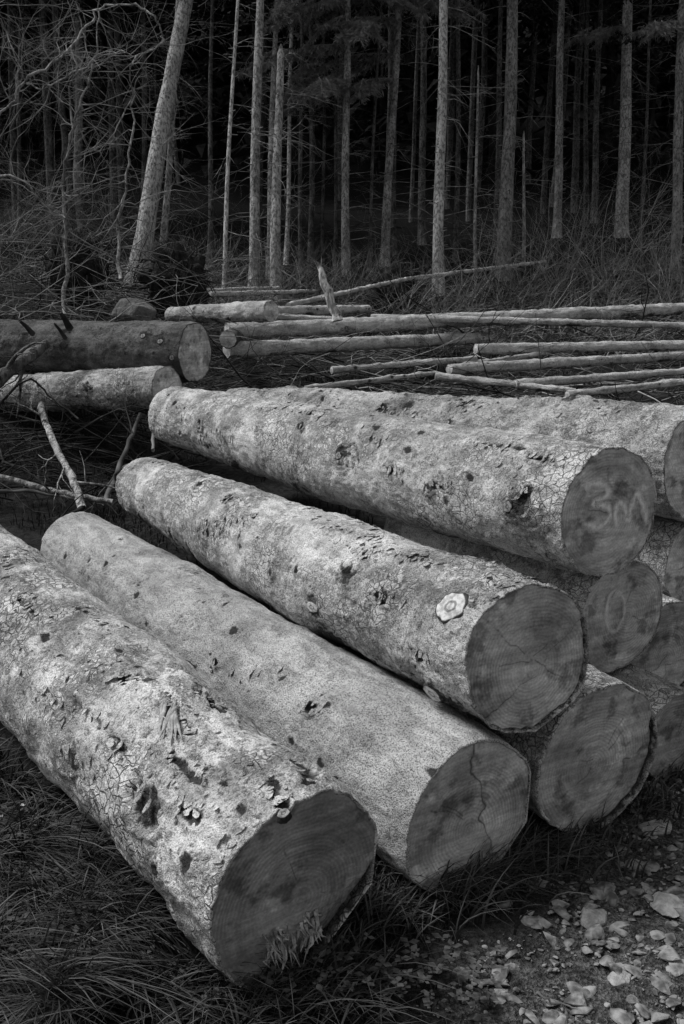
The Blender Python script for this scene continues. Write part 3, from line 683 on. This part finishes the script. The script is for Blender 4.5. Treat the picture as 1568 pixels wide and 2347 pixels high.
def rootplate(P,s,seed,label):
    root=empty('root_plate',P,label,'root plate'); rng=random.Random(seed)
    blob('soil_clump',None,(s*.6,s*.4,s*.7),seed,m_soilclump,None,None,.9,4,fr=3,cuts=0,parent=root)
    b=Buf()
    for i in range(46):
        az=rng.uniform(0,2*PI); d=Vector((math.cos(az),rng.gauss(0,.4),math.sin(az)+.15)); grow(b,d*s*.25,d,s*rng.uniform(.5,1.1),s*.045,1,rng,droop=.12,wob=.3,nseg=6,kids=4)
    tag(b.build('roots',m_twigd,root),kind='stuff')
p,d=G(905,715); rootplate(p+Vector((0,0,.3)),.6,3,'dark upturned root clump in the middle of the fallen trunks')
rootplate(U(400,650,12.5),.55,4,'dark upturned root mass right of the leaning trunk base')
rootplate(U(180,620,12.6),.55,7,'earthy root mass on the left bank behind the crooked sapling')
blob('boulder',U(300,718,10.2),(.25,.2,.17),6,m_rock,'rounded boulder behind the big dark log on the bank','rock',.2)
def stick(pts,w0,w1,seed,label,mat,d,kid=3,cat='branch'):
    rng=random.Random(seed); b=Buf(); P=[U(x,y,dd) for (x,y),dd in zip(pts,d)]; n=len(P)
    Q=[]
    for j in range(n-1):
        p0=P[max(j-1,0)];p1=P[j];p2=P[j+1];p3=P[min(j+2,n-1)]
        for k in range(5):
            t=k/5; Q.append(.5*((2*p1)+(p2-p0)*t+(2*p0-5*p1+4*p2-p3)*t*t+(3*p1-p0-3*p2+p3)*t**3)+rv(rng,.004))
    Q.append(P[-1]); m=len(Q); dm=sum(d)/len(d)
    rs=[(w0+(w1-w0)*k/(m-1))/2*dm/F*rng.uniform(.85,1.15) for k in range(m)]; b.tube(Q,rs,8,rough=.1,rng=rng)
    for k in range(kid): 
        j=rng.randint(1,m-2); grow(b,Q[j],rv(rng,1),rng.uniform(.15,.5),rs[j]*.4,1,rng,droop=.05,nseg=5,kids=3)
    o=b.build('fallen_branch',mat); tag(o,label,cat); return o
stick([(93,925),(110,985),(140,1050),(170,1105),(188,1165)],16,18,1,'forked stick propped from the plated log down to the ground at left',m_trunk,[6.6,6.4,6.2,6.0,5.9],5)
stick([(320,948),(300,1010),(270,1075),(243,1150)],9,12,2,'thin curved stick leaning below the plated log, right of the forked stick',m_twigm,[6.7,6.5,6.3,6.1],4)
stick([(348,950),(352,1000),(351,1032)],7,8,3,'short upright peg under the end of the plated log',m_twig,[6.8,6.6,6.5],0)
stick([(-60,1080),(60,1108),(150,1132),(260,1150)],17,11,4,'long pale pole lying behind the far end of the second log',m_trunk,[6.2,6.1,6.0,5.9],3)
stick([(-60,1130),(60,1125),(180,1145),(250,1140)],9,7,5,'thin rod crossing the long pale pole',m_twigm,[6.3,6.3,6.2,6.2],2)
stick([(-30,895),(40,835),(108,788)],34,22,6,'stout broken limb leaning against the big dark log at the left edge',m_trunkd,[6.6,6.7,6.9],4)
stick([(-30,960),(60,870),(110,905),(180,960)],6,4,7,'wiry twig draped over the plated log',m_twigd,[6.7,6.6,6.7,6.6],6)
stick([(188,1165),(150,1190),(120,1220)],14,10,8,'dark broken twig beside the far end of the second log',m_twigd,[5.9,5.7,5.6],4)
stick([(1210,2268),(1260,2290),(1325,2312)],7,4,9,'small twig lying on the stony track',m_twig,[2.16,2.14,2.13],0)
def scatter_brash(name,n,seed,mat,label,xr,yr,lmin,lmax,r,up=.22,rise=(-.1,.45),spread=.8):
    rng=random.Random(seed); b=Buf()
    for i in range(n):
        Yd=rng.uniform(*yr); Xd=rng.uniform(xr[0],xr[1])*Yd; z=gz(Xd,Yd)+rng.uniform(0,up)
        az=rng.gauss(0,spread)+rng.choice((0,PI)); dr=Vector((math.cos(az),math.sin(az),rng.uniform(*rise)))
        grow(b,Vector((Xd,Yd,z)),dr,rng.uniform(lmin,lmax),rng.uniform(.4,1)*r,1,rng,droop=.05,wob=.16,nseg=5,kids=3,sides=3)
    tag(b.build(name,mat),label,'branches',kind='stuff')
scatter_brash('brash',650,31,m_twigm,'grey litter of felled twigs over the clearing',(-.26,.42),(8.6,19),.4,1.5,.009,.22)
scatter_brash('pale_brash',260,35,m_twigl,'pale broken twigs strewn over the clearing at right',(-.08,.42),(8.6,16),.3,1.2,.007,.35)
scatter_brash('dark_brash',900,32,m_twigd,'dark litter of rotting branches under the grey twigs',(-.42,.42),(8.4,21),.4,1.8,.018,.15)
scatter_brash('bank_brash',600,33,m_twigd,'dark tangle of sticks on the left bank',(-.42,-.12),(6.3,13),.3,1.2,.012,.3)
scatter_brash('bank_twigs',420,36,m_twig,'fine grey twigs on the left bank',(-.42,-.10),(9,18),.4,1.6,.007,.9)
scatter_brash('undergrowth',800,37,m_twigm,'upright thin undergrowth along the edge of the wood',(-.20,.42),(14.5,24),.5,1.6,.010,.1,(.5,2.0),1.2)
# ---------------------------------------------------------------- grass
NR=np.random.RandomState(4)
def under_log(x,y):
    m=np.zeros(len(x),bool)
    for P0,P1,r in LOGS[:10]:
        dx,dy=P1.x-P0.x,P1.y-P0.y; L2_=dx*dx+dy*dy; t=((x-P0.x)*dx+(y-P0.y)*dy)/L2_
        dist=np.abs((x-P0.x)*dy-(y-P0.y)*dx)/math.sqrt(L2_)
        m|=(t>0.0)&(t<1.0)&(dist<r*.80)
    return m
def blades(x,y,length,width,lean_dir,lean_amt,tone,zoff=0,sp=.9):
    n=len(x); z=gh(x,y)+zoff; az=NR.uniform(0,2*PI,n); sx,sy=np.cos(az),np.sin(az)
    la=lean_dir+NR.normal(0,sp,n); lx,ly=np.cos(la),np.sin(la)
    K=6; V=np.zeros((n,K*2-1,3)); Tn=np.zeros((n,K*2-1))
    for k in range(K):
        t=k/(K-1); up=length*(t-.45*lean_amt*t*t*1.3); out=length*lean_amt*t*t*.95
        w=width*(1-t)**.6*.5
        cx=x+lx*out; cy=y+ly*out; cz=z+np.maximum(up,-.0)
        if k<K-1:
            V[:,2*k]=np.stack([cx-sx*w,cy-sy*w,cz],-1); V[:,2*k+1]=np.stack([cx+sx*w,cy+sy*w,cz],-1)
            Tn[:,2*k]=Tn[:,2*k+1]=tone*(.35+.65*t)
        else: V[:,2*k]=np.stack([cx,cy,cz],-1); Tn[:,2*k]=tone*1.2
    base=np.arange(n)[:,None]*(2*K-1); F4=[]
    for k in range(K-2): F4.append(base+np.array([2*k,2*k+1,2*k+3,2*k+2]))
    F3=base+np.array([2*K-4,2*K-3,2*K-2])
    return V.reshape(-1,3),np.concatenate(F4,0),F3,Tn.ravel()
def grass_obj(name,sets,label):
    vs=[];fs=[];ts=[];o=0
    for s in sets:
        v,f4,f3,t=s; vs.append(v); fs+= (f4+o).tolist()+(f3+o).tolist(); ts.append(t); o+=len(v)
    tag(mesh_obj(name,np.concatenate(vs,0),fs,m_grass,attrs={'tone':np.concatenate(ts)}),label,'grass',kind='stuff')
def pick(n,xr,yr,thr=.45,tr=True,f=2.3):
    x=NR.uniform(xr[0],xr[1],n); y=NR.uniform(yr[0],yr[1],n)
    P=np.stack([x,y,x*0],-1); keep=(fbm(P*f,3,6)>thr)&~under_log(x,y)
    if tr: keep&=NR.uniform(0,1,n)>track(x,y)*1.4-.03
    return x[keep],y[keep]
sets=[]
x,y=pick(50000,(-2.0,1.9),(1.2,4.4),.30); n=len(x)
sets.append(blades(x,y,NR.uniform(.03,.09,n),NR.uniform(.002,.005,n),-1.2,NR.uniform(.2,1.1,n),NR.uniform(.012,.06,n)))
x,y=pick(9000,(-2.0,.1),(1.3,4.2),.45); n=len(x)
sets.append(blades(x,y,NR.uniform(.12,.28,n),NR.uniform(.004,.008,n),-.6,NR.uniform(.6,1.35,n),NR.uniform(.02,.09,n)))
def tuft(cx,cy,rad,n,l0,l1,ld,t0=.03,t1=.16,sp=.5):
    x=NR.normal(cx,rad,n); y=NR.normal(cy,rad,n); sets.append(blades(x,y,NR.uniform(l0,l1,n),NR.uniform(.004,.008,n),ld,NR.uniform(.3,1.35,n),t0+(t1-t0)*NR.uniform(0,1,n)**2,0,sp))
for (px,py,n,l) in [(1000,2040,300,.24),(1120,2000,280,.22),(930,2070,220,.22),(1180,1990,160,.17),(1260,1960,200,.15),(1380,1945,160,.12),(860,2110,220,.18),(750,2240,220,.15),(640,2310,220,.14),(1480,1860,160,.12),(550,2310,200,.14),(1060,2060,220,.22),(1530,1790,120,.1),(960,2020,160,.24),(700,2270,160,.16)]:
    p,d=G(px,py); tuft(p.x,p.y,.06,n,l*.4,l,.4,sp=1.1)
rg=random.Random(17)
for i in range(46):
    px=rg.uniform(-40,480); lo=1720+max(0,(px))*1.05; py=rg.uniform(max(1750,lo),2360)
    p,d=G(px,py); tuft(p.x,p.y,rg.uniform(.015,.04),rg.randint(50,120),.12,rg.uniform(.2,.38),rg.choice((-.9,-.6,-2.3,3.4))+rg.gauss(0,.3),.03,rg.uniform(.08,.24),.35)
x,y=pick(9000,(-3.6,.2),(4.4,9.5),.42,False); n=len(x)
sets.append(blades(x,y,NR.uniform(.06,.22,n),NR.uniform(.005,.009,n),-1.2,NR.uniform(.3,1.2,n),NR.uniform(.02,.07,n)))
x,y=pick(22000,(-4.5,7),(8,17),.46,False,.9); n=len(x)
sets.append(blades(x,y,NR.uniform(.08,.24,n),NR.uniform(.008,.016,n),-1.2,NR.uniform(.3,1.3,n),NR.uniform(.015,.08,n)))
x,y=pick(8000,(-8,10),(15,24),.44,False,.6); n=len(x)
sets.append(blades(x,y,NR.uniform(.12,.4,n),NR.uniform(.014,.03,n),-1.2,NR.uniform(.3,1.3,n),NR.uniform(.01,.045,n)))
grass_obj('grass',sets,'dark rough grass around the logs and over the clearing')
b=Buf(); rng=random.Random(8)
for i in range(520):
    px=rng.choice([rng.uniform(-20,260),rng.uniform(500,1150),rng.uniform(-20,500)]); py=rng.uniform(1900,2340) if px<500 else rng.uniform(2230,2340)
    p,d=G(px,py); az=rng.uniform(0,6.3); h=rng.uniform(.02,.10)
    if under_log(np.array([p.x]),np.array([p.y]))[0]: continue
    for k in range(3):
        a=az+k*2.1; l=rng.uniform(.01,.028); dd=Vector((math.cos(a),math.sin(a),rng.uniform(-.2,.4))); s=Vector((-math.sin(a),math.cos(a),0))
        c=p+Vector((0,0,h)); n0=len(b.v); b.v+=[tuple(c),tuple(c+dd*l*.5+s*l*.35),tuple(c+dd*l),tuple(c+dd*l*.5-s*l*.35)]; b.f.append((n0,n0+1,n0+2,n0+3))
tag(b.build('weed_leaves',simple('weed_leaf',.03,.12,40,b=0),None,False),'small broad weed leaves in the foreground grass','weeds',kind='stuff')
m_petal=simple('white_petal',.5,.75,40,b=0)
for i,(px,py,lab) in enumerate([(58,1838,'tiny white flower in the grass right of the other two at the left'),(6,1865,'tiny white flower at the left edge, upper of the two there'),(4,1950,'tiny white flower at the left edge, lower of the two there')]):
    p,d=G(px,py+60); top=U(px,py,d); base=Vector((top.x,p.y,p.z)); root=empty('wild_flower',base,lab,'flower'); tp=Vector((0,0,top.z-base.z)); rng=random.Random(i)
    b=Buf(); b.tube([Vector((0,0,0)),tp*.5+Vector((.01,0,0)),tp],[.0018,.0014,.001],4); b.build('stem',m_twigm,root)
    b=Buf()
    for k in range(5):
        a=k*2*PI/5+i; dd=Vector((math.cos(a),math.sin(a),.35)); s=Vector((-math.sin(a),math.cos(a),0)); n0=len(b.v); l=.009
        b.v+=[tuple(tp),tuple(tp+dd*l*.6+s*l*.45),tuple(tp+dd*l),tuple(tp+dd*l*.6-s*l*.45)]; b.f.append((n0,n0+1,n0+2,n0+3))
    b.build('petals',m_petal,root,False)
# ---------------------------------------------------------------- stones
ST=[(1362,2112,86,'broad flat stone on the track, largest one in the middle of the stones'),(1424,2250,72,'pale angular stone near the bottom right of the track'),(1532,2078,88,'long flat stone at the right edge of the track'),
(1272,2338,62,'pale stone cut by the bottom edge of the picture'),(1214,2328,38,'round stone left of the one cut by the bottom edge'),(1500,1903,74,'flat pale stone at the top of the track by the grass'),
(1312,2018,46,'upright stone at the grass edge above the broad flat one'),(1458,1985,66,'dark flat stone midway up the track'),(1543,1950,40,'small pale stone at the right edge, upper track'),(1150,2275,30,'small stone lying alone in the grass at the bottom centre-right'),
(1278,2203,30,'thin upright stone left of the pale angular one'),(1462,2318,46,'lowest stone near the bottom right corner'),(1398,1960,36,'flat chip between the grass edge and the dark flat stone'),(1555,2210,44,'stone cut by the right edge in the lower track'),(1490,2045,30,'small stone just above the long flat one'),(1335,2160,30,'small chip directly under the broad flat stone')]
for i,(px,py,w,lab) in enumerate(ST):
    p,d=G(px,py); s=w/2*d/F; rr=random.Random(i); o=blob('stone',p+Vector((0,0,s*.10)),(s*1.25,s*rr.uniform(.9,1.2),s*rr.uniform(.28,.42)),40+i,m_stone,lab,'stone',.3,4,'pale stones on the track',rng.uniform(-.8,.8),2.6,20)
bm=bmesh.new(); bmesh.ops.create_icosphere(bm,subdivisions=2,radius=1); iv=np.array([x.co[:] for x in bm.verts]); fi=np.array([[x.index for x in p.verts] for p in bm.faces]); bm.free()
def pebbles(n,smin,smax,pw,thr,xr=(0,2.4),yr=(1.4,4.4)):
    x=NR.uniform(*xr,n); y=NR.uniform(*yr,n); k=(NR.uniform(0,1,n)<track(x,y)*.95+.02)&(fbm(np.stack([x,y,x*0],-1)*5,2,12)>thr)&~under_log(x,y); x=x[k];y=y[k];n=len(x)
    s=smin+(smax-smin)*NR.uniform(0,1,n)**pw; z=gh(x,y)+s*.08
    V=np.repeat(iv[None],n,0)
    for c in range(9):
        d=NR.normal(size=(n,3)); d/=np.linalg.norm(d,axis=1)[:,None]; h=NR.uniform(.35,.75,(n,1)); e=np.maximum(np.einsum('nvk,nk->nv',V,d)-h,0); V=V-e[...,None]*d[:,None]
    V=V*np.stack([s*1.3,s*NR.uniform(.7,1.1,n),s*NR.uniform(.3,.6,n)],-1)[:,None]
    tl=NR.normal(0,.18,(n,1)); V[...,2]+=V[...,0]*tl
    a=NR.uniform(0,6.3,n); c_,s_=np.cos(a)[:,None],np.sin(a)[:,None]
    V=np.stack([V[...,0]*c_-V[...,1]*s_,V[...,0]*s_+V[...,1]*c_,V[...,2]],-1)+np.stack([x,y,z],-1)[:,None]
    return V
V=np.concatenate([pebbles(10000,.002,.009,2,.30,(.1,1.8),(1.5,3.8)),pebbles(4600,.007,.032,2.8,.28,(.1,1.8),(1.5,3.8))],0)
tag(mesh_obj('gravel',V.reshape(-1,3),(fi[None]+np.arange(len(V))[:,None,None]*len(iv)).reshape(-1,3),m_gravel,smooth=False),'small loose gravel over the track','gravel',kind='stuff')
# ---------------------------------------------------------------- light
el=math.radians(56); az=math.radians(-70)
w=bpy.data.worlds.new('World'); S.world=w; w.use_nodes=True; nt=w.node_tree; bg=nt.nodes['Background']
sky=nt.nodes.new('ShaderNodeTexSky'); sky.sky_type='NISHITA'; sky.sun_disc=False; sky.sun_elevation=el; sky.sun_rotation=az
bw=nt.nodes.new('ShaderNodeRGBToBW'); nt.links.new(sky.outputs[0],bw.inputs[0]); nt.links.new(bw.outputs[0],bg.inputs[0]); bg.inputs[1].default_value=.13
sd=bpy.data.lights.new('sun','SUN'); sd.energy=3.1; sd.angle=math.radians(22); so=bpy.data.objects.new('sun',sd); COL.objects.link(so)
dv=Vector((math.sin(az)*math.cos(el),math.cos(az)*math.cos(el),math.sin(el))); so.rotation_euler=dv.to_track_quat('Z','Y').to_euler()
S.view_settings.view_transform='Standard'; S.view_settings.look='None'; S.view_settings.exposure=0
